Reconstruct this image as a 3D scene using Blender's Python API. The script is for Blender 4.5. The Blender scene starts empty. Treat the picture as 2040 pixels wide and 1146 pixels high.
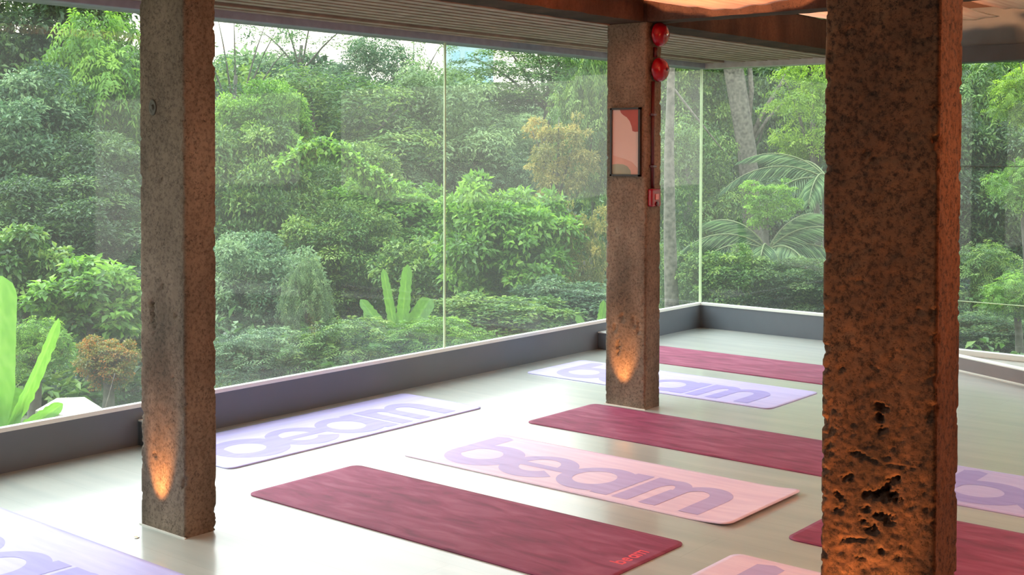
import bpy, bmesh, math, random
import numpy as np
from mathutils import Vector, Matrix, noise as mnoise

rng = np.random.default_rng(11)
random.seed(5)
C = bpy.context.scene.collection

# ------------------------------------------------------------------ camera
FPX, YAW, PITCH, ROLL, PPY, CAMH = 2457.36, -0.688365, 0.023133, 0.003069, 357.44, 1.50464
def cam_basis():
    cy, sy = math.cos(YAW), math.sin(YAW)
    f = np.array([sy, cy, 0.]); r = np.array([cy, -sy, 0.]); u = np.array([0, 0, 1.])
    f2 = f*math.cos(PITCH)-u*math.sin(PITCH); u2 = u*math.cos(PITCH)+f*math.sin(PITCH)
    return f2, r*math.cos(ROLL)+u2*math.sin(ROLL), u2*math.cos(ROLL)-r*math.sin(ROLL)
FW, RT, UP = cam_basis()
EYE = np.array([0, 0, CAMH])
cam = bpy.data.cameras.new('camera')
co = bpy.data.objects.new('camera', cam); C.objects.link(co)
cam.sensor_width = 36; cam.lens = FPX/2040*36
cam.shift_y = -(573-PPY)/2040
cam.clip_start = .05; cam.clip_end = 500
M = Matrix.Identity(4)
for i in range(3):
    M[i][0], M[i][1], M[i][2], M[i][3] = RT[i], UP[i], -FW[i], EYE[i]
co.matrix_world = M
bpy.context.scene.camera = co

def at(px, py, depth):
    """world point that stands depth metres ahead along the bearing read off the photograph"""
    return EYE + (FW + RT*(px-1020)/FPX - UP*(py-PPY)/FPX)*depth

# ------------------------------------------------------------------ materials
def srgb(r, g, b):
    f = lambda c: (c/255/12.92) if c/255 <= .04045 else ((c/255+.055)/1.055)**2.4
    return (f(r), f(g), f(b), 1)
def nmat(name):
    m = bpy.data.materials.new(name); m.use_nodes = True
    nt = m.node_tree; p = nt.nodes['Principled BSDF']
    return m, nt, p
def N(nt, t, **k):
    n = nt.nodes.new(t)
    for a, v in k.items():
        if a.startswith('i_'):
            n.inputs[a[2:].replace('_', ' ')].default_value = v
        else: setattr(n, a, v)
    return n
def ramp(nt, fac, stops):
    r = nt.nodes.new('ShaderNodeValToRGB'); el = r.color_ramp.elements
    while len(el) < len(stops): el.new(.5)
    for e, (p, c) in zip(el, stops): e.position = p; e.color = c
    nt.links.new(fac, r.inputs[0]); return r
def plain(name, col, rough=.6, metal=0., spec=.5, nscale=0, namp=.15, bump=0.):
    m, nt, p = nmat(name)
    p.inputs['Roughness'].default_value = rough; p.inputs['Metallic'].default_value = metal
    p.inputs['Specular IOR Level'].default_value = spec
    tc = N(nt, 'ShaderNodeTexCoord')
    nz = N(nt, 'ShaderNodeTexNoise'); nz.inputs['Scale'].default_value = nscale or 6; nz.inputs['Detail'].default_value = 5
    nt.links.new(tc.outputs['Object'], nz.inputs['Vector'])
    a = tuple(c*(1-namp) for c in col[:3])+(1,); b = tuple(min(1, c*(1+namp)) for c in col[:3])+(1,)
    r = ramp(nt, nz.outputs['Fac'], [(.3, a), (.7, b)])
    nt.links.new(r.outputs[0], p.inputs['Base Color'])
    if bump:
        bn = N(nt, 'ShaderNodeBump'); bn.inputs['Strength'].default_value = bump; bn.inputs['Distance'].default_value = .004
        nt.links.new(nz.outputs['Fac'], bn.inputs['Height']); nt.links.new(bn.outputs[0], p.inputs['Normal'])
    return m

def concrete_mat(name, c1, c2, c3, speck=.5):
    m, nt, p = nmat(name)
    p.inputs['Roughness'].default_value = .85; p.inputs['Specular IOR Level'].default_value = .25
    tc = N(nt, 'ShaderNodeTexCoord')
    mp = N(nt, 'ShaderNodeMapping'); mp.inputs['Scale'].default_value = (1, 1, .35)
    nt.links.new(tc.outputs['Object'], mp.inputs[0])
    n1 = N(nt, 'ShaderNodeTexNoise', i_Scale=5., i_Detail=8., i_Roughness=.62); nt.links.new(mp.outputs[0], n1.inputs['Vector'])
    n2 = N(nt, 'ShaderNodeTexNoise', i_Scale=62., i_Detail=8., i_Roughness=.78); nt.links.new(tc.outputs['Object'], n2.inputs['Vector'])
    n3 = N(nt, 'ShaderNodeTexVoronoi', i_Scale=110.)
    wv = N(nt, 'ShaderNodeMix', data_type='RGBA', blend_type='LINEAR_LIGHT'); wv.inputs[0].default_value = .02
    nt.links.new(tc.outputs['Object'], wv.inputs[6]); nt.links.new(n2.outputs['Color'], wv.inputs[7]); nt.links.new(wv.outputs[2], n3.inputs['Vector'])
    n4 = N(nt, 'ShaderNodeTexNoise', i_Scale=16., i_Detail=5.); nt.links.new(tc.outputs['Object'], n4.inputs['Vector'])
    r1 = ramp(nt, n1.outputs['Fac'], [(.3, c1), (.5, c2), (.72, c3)])
    # dark pin-holes and crust
    r2 = ramp(nt, n2.outputs['Fac'], [(.38, (.16, .13, .11, 1)), (.53, (1, 1, 1, 1))])
    mx = N(nt, 'ShaderNodeMix', data_type='RGBA', blend_type='MULTIPLY'); mx.inputs[0].default_value = speck
    nt.links.new(r1.outputs[0], mx.inputs[6]); nt.links.new(r2.outputs[0], mx.inputs[7])
    ma = N(nt, 'ShaderNodeMath', operation='MULTIPLY'); r3 = ramp(nt, n3.outputs['Distance'], [(.12, (1, 1, 1, 1)), (.24, (0, 0, 0, 1))])
    r4 = ramp(nt, n4.outputs['Fac'], [(.5, (0, 0, 0, 1)), (.6, (1, 1, 1, 1))])
    nt.links.new(r3.outputs[0], ma.inputs[0]); nt.links.new(r4.outputs[0], ma.inputs[1])
    mx2 = N(nt, 'ShaderNodeMix', data_type='RGBA'); mx2.inputs[7].default_value = (.03, .024, .02, 1)
    nt.links.new(ma.outputs[0], mx2.inputs[0]); nt.links.new(mx.outputs[2], mx2.inputs[6])
    # broad stains
    n5 = N(nt, 'ShaderNodeTexNoise', i_Scale=2.3, i_Detail=4.); nt.links.new(tc.outputs['Object'], n5.inputs['Vector'])
    r5 = ramp(nt, n5.outputs['Fac'], [(.35, (.62, .58, .55, 1)), (.6, (1, 1, 1, 1))])
    mx3 = N(nt, 'ShaderNodeMix', data_type='RGBA', blend_type='MULTIPLY'); mx3.inputs[0].default_value = .8
    nt.links.new(mx2.outputs[2], mx3.inputs[6]); nt.links.new(r5.outputs[0], mx3.inputs[7])
    nt.links.new(mx3.outputs[2], p.inputs['Base Color'])
    b1 = N(nt, 'ShaderNodeBump'); b1.inputs['Strength'].default_value = .6; b1.inputs['Distance'].default_value = .004
    nt.links.new(n2.outputs['Fac'], b1.inputs['Height'])
    b2 = N(nt, 'ShaderNodeBump', invert=True); b2.inputs['Strength'].default_value = .9; b2.inputs['Distance'].default_value = .006
    nt.links.new(ma.outputs[0], b2.inputs['Height']); nt.links.new(b1.outputs[0], b2.inputs['Normal'])
    nt.links.new(b2.outputs[0], p.inputs['Normal'])
    return m

MT = {}
MT['concrete'] = concrete_mat('old_concrete', srgb(90, 80, 68), srgb(128, 112, 96), srgb(154, 136, 118), .6)
MT['concrete_rough'] = concrete_mat('rough_concrete', srgb(66, 44, 30), srgb(98, 66, 46), srgb(124, 88, 62), 1.)
MT['beam'] = concrete_mat('beam_concrete', srgb(48, 32, 26), srgb(68, 47, 36), srgb(88, 66, 54), .4)
MT['slat'] = plain('grey_slat', srgb(150, 132, 118), .6, nscale=9, namp=.25)
MT['slat_dark'] = plain('dark_void', srgb(60, 50, 44), .9)
MT['steel_dark'] = plain('charcoal_steel', srgb(66, 68, 68), .55)
MT['steel_mid'] = plain('grey_steel', srgb(90, 94, 90), .55)
MT['head'] = plain('grey_window_head', srgb(140, 144, 158), .5, nscale=14, namp=.15)
MT['head_pale'] = plain('pale_window_head', srgb(182, 182, 178), .6, nscale=14)
MT['parapet'] = plain('slate_paint', srgb(96, 104, 112), .5, nscale=4, namp=.05)
MT['white_trim'] = plain('white_trim', srgb(228, 232, 226), .45, namp=.03)
MT['wall'] = plain('brown_plaster', srgb(96, 74, 60), .9)
MT['ceil'] = plain('brown_ceiling', srgb(92, 70, 56), .9)
MT['red'] = plain('red_enamel', srgb(134, 4, 22), .22, spec=.4, nscale=20, namp=.12)
MT['red_dark'] = plain('dark_red_conduit', srgb(72, 4, 12), .4)
MT['chrome'] = plain('chrome', srgb(220, 220, 220), .2, 1.)
MT['black'] = plain('black_frame', srgb(38, 28, 26), .5)
MT['slab'] = plain('pale_slab', srgb(205, 200, 190), .8, nscale=12, namp=.12)
MT['bark'] = plain('pale_bark', srgb(98, 94, 84), .9, nscale=22, namp=.55, bump=.9)
MT['bark_dark'] = plain('dark_bark', srgb(84, 84, 74), .9, nscale=14, namp=.3, bump=.5)
MT['soil'] = plain('ground_soil', srgb(72, 84, 50), .95, nscale=3, namp=.5)
MT['building'] = plain('pale_blue_render', srgb(170, 196, 202), .8, namp=.03)
MT['sealant'] = plain('white_sealant', srgb(215, 210, 200), .6)

# floor: pale resin-like vinyl with soft gloss
def floor_mat():
    m, nt, p = nmat('pale_floor')
    p.inputs['Coat Weight'].default_value = .9; p.inputs['Coat Roughness'].default_value = .16; p.inputs['Coat IOR'].default_value = 1.55; p.inputs['Specular IOR Level'].default_value = .5
    tc = N(nt, 'ShaderNodeTexCoord')
    mp = N(nt, 'ShaderNodeMapping'); mp.inputs['Scale'].default_value = (.5, 4, 1)
    nt.links.new(tc.outputs['Object'], mp.inputs[0])
    n1 = N(nt, 'ShaderNodeTexNoise', i_Scale=2.5, i_Detail=7.); nt.links.new(mp.outputs[0], n1.inputs['Vector'])
    r1 = ramp(nt, n1.outputs['Fac'], [(.3, srgb(170, 176, 170)), (.7, srgb(188, 191, 182))])
    br = N(nt, 'ShaderNodeTexBrick'); br.inputs['Scale'].default_value = 1.; br.inputs['Brick Width'].default_value = 1.2
    br.inputs['Row Height'].default_value = .3; br.inputs['Mortar Size'].default_value = .0025
    br.inputs['Color1'].default_value = (1, 1, 1, 1); br.inputs['Color2'].default_value = (.965, .96, .95, 1); br.inputs['Mortar'].default_value = (.86, .86, .85, 1)
    nt.links.new(tc.outputs['Object'], br.inputs['Vector'])
    mx = N(nt, 'ShaderNodeMix', data_type='RGBA', blend_type='MULTIPLY'); mx.inputs[0].default_value = .7
    nt.links.new(r1.outputs[0], mx.inputs[6]); nt.links.new(br.outputs[0], mx.inputs[7])
    nt.links.new(mx.outputs[2], p.inputs['Base Color'])
    n2 = N(nt, 'ShaderNodeTexNoise', i_Scale=1.7, i_Detail=3.); nt.links.new(tc.outputs['Object'], n2.inputs['Vector'])
    rr = N(nt, 'ShaderNodeMapRange'); rr.inputs[3].default_value = .3; rr.inputs[4].default_value = .42
    nt.links.new(n2.outputs['Fac'], rr.inputs[0]); nt.links.new(rr.outputs[0], p.inputs['Roughness'])
    return m
MT['floor'] = floor_mat()

def mat_maroon():
    m, nt, p = nmat('maroon_rubber')
    p.inputs['Roughness'].default_value = .62; p.inputs['Specular IOR Level'].default_value = .35
    tc = N(nt, 'ShaderNodeTexCoord')
    mp = N(nt, 'ShaderNodeMapping'); mp.inputs['Scale'].default_value = (1, 3.5, 1); mp.inputs['Rotation'].default_value = (0, 0, 1.2)
    nt.links.new(tc.outputs['Object'], mp.inputs[0])
    n1 = N(nt, 'ShaderNodeTexNoise', i_Scale=4., i_Detail=8., i_Distortion=.6); nt.links.new(mp.outputs[0], n1.inputs['Vector'])
    r1 = ramp(nt, n1.outputs['Fac'], [(.28, srgb(104, 36, 62)), (.5, srgb(134, 52, 84)), (.7, srgb(150, 78, 104))])
    nt.links.new(r1.outputs[0], p.inputs['Base Color'])
    b1 = N(nt, 'ShaderNodeBump'); b1.inputs['Strength'].default_value = .5; b1.inputs['Distance'].default_value = .006
    nt.links.new(n1.outputs['Fac'], b1.inputs['Height']); nt.links.new(b1.outputs[0], p.inputs['Normal'])
    return m
MT['maroon'] = mat_maroon()
def mat_print(name, a, b):
    m, nt, p = nmat(name)
    p.inputs['Roughness'].default_value = .5; p.inputs['Specular IOR Level'].default_value = .4
    tc = N(nt, 'ShaderNodeTexCoord')
    mp = N(nt, 'ShaderNodeMapping'); mp.inputs['Scale'].default_value = (1, 9, 1)
    nt.links.new(tc.outputs['Object'], mp.inputs[0])
    n1 = N(nt, 'ShaderNodeTexNoise', i_Scale=3., i_Detail=6.); nt.links.new(mp.outputs[0], n1.inputs['Vector'])
    r1 = ramp(nt, n1.outputs['Fac'], [(.32, a), (.66, b)])
    nt.links.new(r1.outputs[0], p.inputs['Base Color'])
    return m
MT['lilac'] = mat_print('lilac_rubber', srgb(180, 174, 226), srgb(194, 188, 234))
MT['lilac_text'] = mat_print('violet_print', srgb(148, 140, 210), srgb(160, 152, 218))
MT['pink'] = mat_print('pink_lilac_rubber', srgb(216, 190, 212), srgb(230, 206, 222))
MT['pink_text'] = mat_print('mauve_print', srgb(176, 158, 202), srgb(188, 172, 214))
MT['red_print'] = plain('red_print', srgb(226, 72, 88), .6)

def mat_glass(name, veil):
    m = bpy.data.materials.new(name); m.use_nodes = True; nt = m.node_tree
    nt.nodes.clear()
    out = N(nt, 'ShaderNodeOutputMaterial')
    tr = N(nt, 'ShaderNodeBsdfTransparent'); tr.inputs[0].default_value = (.965, .985, .97, 1)
    gl = N(nt, 'ShaderNodeBsdfGlossy'); gl.inputs['Roughness'].default_value = .02; gl.inputs[0].default_value = (.95, .97, .96, 1)
    fr = N(nt, 'ShaderNodeFresnel'); fr.inputs[0].default_value = 1.45
    geo = N(nt, 'ShaderNodeNewGeometry')
    ff = N(nt, 'ShaderNodeMath', operation='SUBTRACT'); ff.inputs[0].default_value = 1.; nt.links.new(geo.outputs['Backfacing'], ff.inputs[1])
    fm = N(nt, 'ShaderNodeMath', operation='MULTIPLY'); nt.links.new(fr.outputs[0], fm.inputs[0]); nt.links.new(ff.outputs[0], fm.inputs[1])
    m1 = N(nt, 'ShaderNodeMixShader'); nt.links.new(fm.outputs[0], m1.inputs[0]); nt.links.new(tr.outputs[0], m1.inputs[1]); nt.links.new(gl.outputs[0], m1.inputs[2])
    df = N(nt, 'ShaderNodeBsdfDiffuse'); df.inputs[0].default_value = (.8, .84, .8, 1)
    tl = N(nt, 'ShaderNodeBsdfTranslucent'); tl.inputs[0].default_value = (.8, .84, .8, 1)
    md = N(nt, 'ShaderNodeMixShader'); md.inputs[0].default_value = .6
    nt.links.new(df.outputs[0], md.inputs[1]); nt.links.new(tl.outputs[0], md.inputs[2])
    m2 = N(nt, 'ShaderNodeMixShader')
    tc = N(nt, 'ShaderNodeTexCoord'); nz = N(nt, 'ShaderNodeTexNoise', i_Scale=1.1, i_Detail=3.)
    nt.links.new(tc.outputs['Object'], nz.inputs['Vector'])
    mr = N(nt, 'ShaderNodeMapRange'); mr.inputs[3].default_value = veil*.7; mr.inputs[4].default_value = veil*1.3
    nt.links.new(nz.outputs['Fac'], mr.inputs[0]); nt.links.new(mr.outputs[0], m2.inputs[0])
    nt.links.new(m1.outputs[0], m2.inputs[1]); nt.links.new(md.outputs[0], m2.inputs[2])
    nt.links.new(m2.outputs[0], out.inputs[0])
    return m
MT['glass'] = mat_glass('veiled_glass', .032)  # pale diffuse film in the glass stands in for outdoor haze and milky reflections
MT['glass_edge'] = plain('green_glass_edge', srgb(196, 222, 176), .3)

def mat_leaf(name, dark, mid, light, rough=.45, transl=.3):
    dark, mid, light = [tuple(.80*(.94*c+.06*(k[0]+k[1]+k[2])/3) for c in k[:3])+(1,) for k in (dark, mid, light)]
    m = bpy.data.materials.new(name); m.use_nodes = True; nt = m.node_tree; nt.nodes.clear()
    out = N(nt, 'ShaderNodeOutputMaterial')
    at_ = N(nt, 'ShaderNodeAttribute', attribute_name='tint')
    oi = N(nt, 'ShaderNodeObjectInfo')
    ad = N(nt, 'ShaderNodeMath', operation='MULTIPLY_ADD'); ad.inputs[1].default_value = .16
    nt.links.new(oi.outputs['Random'], ad.inputs[0]); 
    sb = N(nt, 'ShaderNodeMath', operation='SUBTRACT'); sb.inputs[1].default_value = .08
    nt.links.new(at_.outputs['Fac'], sb.inputs[0]); nt.links.new(sb.outputs[0], ad.inputs[2])
    r = ramp(nt, ad.outputs[0], [(.12, dark), (.5, mid), (.9, light)])
    pb = N(nt, 'ShaderNodeBsdfPrincipled'); pb.inputs['Roughness'].default_value = rough; pb.inputs['Specular IOR Level'].default_value = .45
    tl = N(nt, 'ShaderNodeBsdfTranslucent')
    hs = N(nt, 'ShaderNodeHueSaturation'); hs.inputs['Value'].default_value = 1.5; hs.inputs['Saturation'].default_value = 1.05; hs.inputs['Hue'].default_value = .49
    nt.links.new(r.outputs[0], pb.inputs['Base Color']); nt.links.new(r.outputs[0], hs.inputs['Color']); nt.links.new(hs.outputs[0], tl.inputs[0])
    mx = N(nt, 'ShaderNodeMixShader'); mx.inputs[0].default_value = transl
    nt.links.new(pb.outputs[0], mx.inputs[1]); nt.links.new(tl.outputs[0], mx.inputs[2]); nt.links.new(mx.outputs[0], out.inputs[0])
    return m
LM = {
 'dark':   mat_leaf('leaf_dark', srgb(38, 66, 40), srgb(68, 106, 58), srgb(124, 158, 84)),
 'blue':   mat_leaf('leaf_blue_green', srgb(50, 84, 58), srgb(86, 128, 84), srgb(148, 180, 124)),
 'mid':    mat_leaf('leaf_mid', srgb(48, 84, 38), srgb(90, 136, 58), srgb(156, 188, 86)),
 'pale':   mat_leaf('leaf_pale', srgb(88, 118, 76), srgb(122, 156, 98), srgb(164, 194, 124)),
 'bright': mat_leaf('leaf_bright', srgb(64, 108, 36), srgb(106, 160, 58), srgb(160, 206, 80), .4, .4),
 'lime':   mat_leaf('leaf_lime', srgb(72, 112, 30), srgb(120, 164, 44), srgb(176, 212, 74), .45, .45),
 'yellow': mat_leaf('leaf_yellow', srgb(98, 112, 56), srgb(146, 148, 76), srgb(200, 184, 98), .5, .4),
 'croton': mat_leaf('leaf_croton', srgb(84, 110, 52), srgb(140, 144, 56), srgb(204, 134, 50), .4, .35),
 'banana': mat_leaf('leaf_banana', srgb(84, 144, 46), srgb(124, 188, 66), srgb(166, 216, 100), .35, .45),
}

# ------------------------------------------------------------------ object helpers
def link(name, me, mat, parent=None):
    o = bpy.data.objects.new(name, me); C.objects.link(o)
    if mat is not None and me is not None:
        if not len(me.materials): me.materials.append(mat)
    if parent is not None: o.parent = parent
    return o
def from_bm(name, bm, mat, parent=None, smooth=False):
    me = bpy.data.meshes.new(name)
    bmesh.ops.recalc_face_normals(bm, faces=bm.faces[:])
    bm.to_mesh(me); bm.free()
    if smooth:
        for f in me.polygons: f.use_smooth = True
    return link(name, me, mat, parent)
def tag(o, label, cat, group=None, kind=None):
    o['label'] = label; o['category'] = cat
    if group: o['group'] = group
    if kind: o['kind'] = kind
    return o
def struct(o): o['kind'] = 'structure'; return o
def empty(name, loc, rz=0):
    o = bpy.data.objects.new(name, None); C.objects.link(o); o.location = loc; o.rotation_euler = (0, 0, rz)
    o.empty_display_size = .1
    return o
def bm_box(bm, x0, x1, y0, y1, z0, z1, bevel=0.):
    r = bmesh.ops.create_cube(bm, size=1)
    for v in r['verts']:
        v.co = Vector((x0+(v.co.x+.5)*(x1-x0), y0+(v.co.y+.5)*(y1-y0), z0+(v.co.z+.5)*(z1-z0)))
    if bevel:
        es = list({e for v in r['verts'] for e in v.link_edges})
        bmesh.ops.bevel(bm, geom=es, offset=bevel, segments=2, affect='EDGES', profile=.6)
def box(name, x0, x1, y0, y1, z0, z1, mat, parent=None, bevel=0.):
    bm = bmesh.new(); bm_box(bm, x0, x1, y0, y1, z0, z1, bevel); return from_bm(name, bm, mat, parent)
def tube_pts(bm, pts, radii, seg=8, cap=True):
    pts = [Vector(p) for p in pts]; rings = []
    up = Vector((.31, .17, .93)).normalized()
    for i, p in enumerate(pts):
        d = (pts[min(i+1, len(pts)-1)]-pts[max(i-1, 0)]).normalized()
        a = d.cross(up)
        if a.length < .05: a = d.cross(Vector((1, 0, 0)))
        a.normalize(); b = d.cross(a)
        rings.append([bm.verts.new(p+(a*math.cos(2*math.pi*k/seg)+b*math.sin(2*math.pi*k/seg))*radii[i]) for k in range(seg)])
    for r0, r1 in zip(rings, rings[1:]):
        for k in range(seg): bm.faces.new((r0[k], r0[(k+1) % seg], r1[(k+1) % seg], r1[k]))
    if cap: bm.faces.new(rings[0][::-1]); bm.faces.new(rings[-1])
def lathe(bm, prof, axis_o, axis_d, seg=24):
    """prof: (radius, distance along axis)"""
    d = Vector(axis_d).normalized(); o = Vector(axis_o)
    a = d.cross(Vector((0, 0, 1)));
    if a.length < .01: a = Vector((1, 0, 0))
    a.normalize(); b = d.cross(a); rings = []
    for r, t in prof:
        rings.append([bm.verts.new(o+d*t+(a*math.cos(2*math.pi*k/seg)+b*math.sin(2*math.pi*k/seg))*max(r, 1e-4)) for k in range(seg)])
    for r0, r1 in zip(rings, rings[1:]):
        for k in range(seg): bm.faces.new((r0[k], r0[(k+1) % seg], r1[(k+1) % seg], r1[k]))
    bm.faces.new(rings[0][::-1]); bm.faces.new(rings[-1])
def np_mesh(name, V, F4=None, F3=None, attr=None, smooth=False):
    me = bpy.data.meshes.new(name)
    nv = len(V); me.vertices.add(nv); me.vertices.foreach_set('co', np.asarray(V, np.float32).ravel())
    loops = []; starts = []; s = 0
    if F4 is not None and len(F4):
        F4 = np.asarray(F4, np.int32); loops.append(F4.ravel()); starts.append(s+np.arange(len(F4))*4); s += F4.size
    if F3 is not None and len(F3):
        F3 = np.asarray(F3, np.int32); loops.append(F3.ravel()); starts.append(s+np.arange(len(F3))*3); s += F3.size
    L = np.concatenate(loops); S = np.concatenate(starts)
    me.loops.add(len(L)); me.loops.foreach_set('vertex_index', L.astype(np.int32))
    me.polygons.add(len(S)); me.polygons.foreach_set('loop_start', S.astype(np.int32))
    me.update(calc_edges=True)
    if smooth: me.polygons.foreach_set('use_smooth', np.ones(len(S), bool))
    if attr is not None:
        a = me.attributes.new('tint', 'FLOAT', 'POINT'); a.data.foreach_set('value', np.asarray(attr, np.float32))
    me.validate()
    return me

# ================================================================== THE ROOM
WX, FY = -5.435, 9.146          # window wall (left) and far wall planes
SILL, HEAD = .214, 2.206
# floor
box('floor', WX-.12, 4.0, -2.5, FY+.12, -.15, 0, MT['floor']); struct(bpy.data.objects['floor'])
# left parapet with white sill strip
o = box('wall_left', WX-.12, WX, -2.5, FY+.12, 0, SILL-.022, MT['parapet']); struct(o)
box('sill_strip', WX-.03, WX+.006, -2.5, FY+.006, SILL-.022, SILL, MT['white_trim'], o, .003)
# far parapet, left part
o = box('wall_far', WX, -3.72, FY, FY+.12, 0, SILL-.022, MT['parapet']); struct(o)
box('sill_strip', WX+.006, -3.72, FY-.006, FY+.04, SILL-.022, SILL, MT['white_trim'], o, .003)
# far wall, right part: low white channel
o = box('trim_1', -3.72, 4.0, FY-.008, FY+.05, 0, .042, MT['white_trim'], None, .004); struct(o)
# solid walls behind the camera and to the right
struct(box('wall_back', WX-.12, 4.0, -2.62, -2.5, 0, 3.0, MT['wall']))
struct(box('wall_right', 4.0, 4.12, -2.62, FY+.12, 0, 3.0, MT['wall']))
# ceilings
struct(box('ceiling', -4.0, 4.12, -2.62, FY+.4, 2.9, 3.0, MT['ceil']))
bm = bmesh.new()
x = WX+.075; k = 0
while x < -4.24:
    if k != 2:
        bm_box(bm, x, x+.068, -2.5, FY-.02, 2.246, 2.285)
    x += .1; k += 1
o = from_bm('ceiling_slats', bm, MT['slat']); o.name = 'ceiling_left'; struct(o)
box('backing_panel', WX-.12, -4.0, -2.62, FY+.12, 2.30, 2.36, MT['slat_dark'], o)
# window heads
struct(box('trim_2', WX-.12, WX+.06, -2.5, FY+.1, HEAD, 2.30, MT['head'], None, .004))
struct(box('trim_3', WX+.06, -4.0, FY-.05, FY+.1, 2.204, 2.30, MT['head_pale'], None, .004))
o = struct(box('trim_4', -4.0, 4.0, FY-.02, FY+.16, 2.166, 2.285, MT['steel_dark'], None, .004))
box('upper_fascia', -4.0, 4.0, FY+.0, FY+.18, 2.285, 2.56, MT['steel_mid'], o)
struct(box('wall_upper', -4.0, 4.0, FY+.05, FY+.2, 2.56, 2.9, MT['wall']))

# glazing: each pane one window of the room
def pane(name, x0, x1, y0, y1, z0, z1):
    o = box(name, x0, x1, y0, y1, z0, z1, MT['glass']); struct(o); return o
gx = WX-.012
w1 = pane('window_1', gx-.008, gx, -2.5, 2.6, SILL-.01, HEAD+.01)
w2 = pane('window_2', gx-.008, gx, 2.608, 5.93, SILL-.01, HEAD+.01)
w3 = pane('window_3', gx-.008, gx, 5.938, FY+.012, SILL-.01, HEAD+.01)
w4 = pane('window_4', gx+.008, -4.0, FY+.012, FY+.02, SILL-.01, HEAD+.01)
w5 = pane('window_5', -3.99, -.6, FY+.05, FY+.058, .04, 2.175)
w6 = pane('window_6', -.59, 4.0, FY+.05, FY+.058, .04, 2.175)
box('edge_seal', gx-.009, gx+.002, 5.928, 5.94, SILL, HEAD, MT['glass_edge'], w3)
box('edge_seal', gx-.009, gx+.009, FY+.008, FY+.024, SILL, HEAD, MT['glass_edge'], w4)
box('transom_line', -3.99, -.6, FY+.045, FY+.061, .394, .399, MT['glass_edge'], w5)
box('transom_line', -3.99, -.6, FY+.047, FY+.06, 1.40, 1.404, MT['steel_mid'], w5)

# diagonal kerb at the far right
bm = bmesh.new()
def prism(bm, poly, z0, z1):
    a = [bm.verts.new((x, y, z0)) for x, y in poly]; b = [bm.verts.new((x, y, z1)) for x, y in poly]
    n = len(poly)
    bm.faces.new(a[::-1]); bm.faces.new(b)
    for i in range(n): bm.faces.new((a[i], a[(i+1) % n], b[(i+1) % n], b[i]))
d = (np.array([-2.48, 8.23])-np.array([-3.007, 8.501])); d /= np.hypot(*d); nn = np.array([-d[1], d[0]])
if nn[1] < 0: nn = -nn
A0 = np.array([-3.007, 8.501])-d*.85; B0 = np.array([-2.48, 8.23])+d*1.9
prism(bm, [A0, B0, B0+nn*.07, A0+nn*.07], .006, .092)
kerb = from_bm('floor_kerb', bm, MT['head_pale']); kerb.name = 'low_kerb'
kerb.data.materials[0] = plain('kerb_paint', srgb(128, 122, 122), .6, namp=.05)
tag(kerb, 'low grey kerb with white edges running diagonally on the floor right of the rough pillar', 'kerb')
for z0, z1, e in ((0, .007, .004), (.092, .099, .003)):
    bm = bmesh.new(); prism(bm, [A0-nn*e, B0-nn*e, B0+nn*(.07+e), A0+nn*(.07+e)], z0, z1)
    o = from_bm('edge_line', bm, MT['white_trim'], kerb); o['label'] = 'white edge line of the kerb'

# small grey boxes on the parapet behind the pillars
for (y0, y1, lab) in ((3.62, 3.78, 'small grey box against the left parapet, half hidden by the near left pillar'),
                      (7.64, 7.85, 'small grey box against the left parapet, half hidden by the middle pillar')):
    o = empty('outlet_box', (WX+.045, (y0+y1)/2, 0))
    h = (y1-y0)/2
    box('housing', -.043, .045, -h, h, 0, .122, MT['parapet'], o, .004)
    box('lid', -.043, .049, -h-.004, h+.004, .122, .132, MT['white_trim'], o, .003)
    tag(o, lab, 'electrical box')

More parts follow.
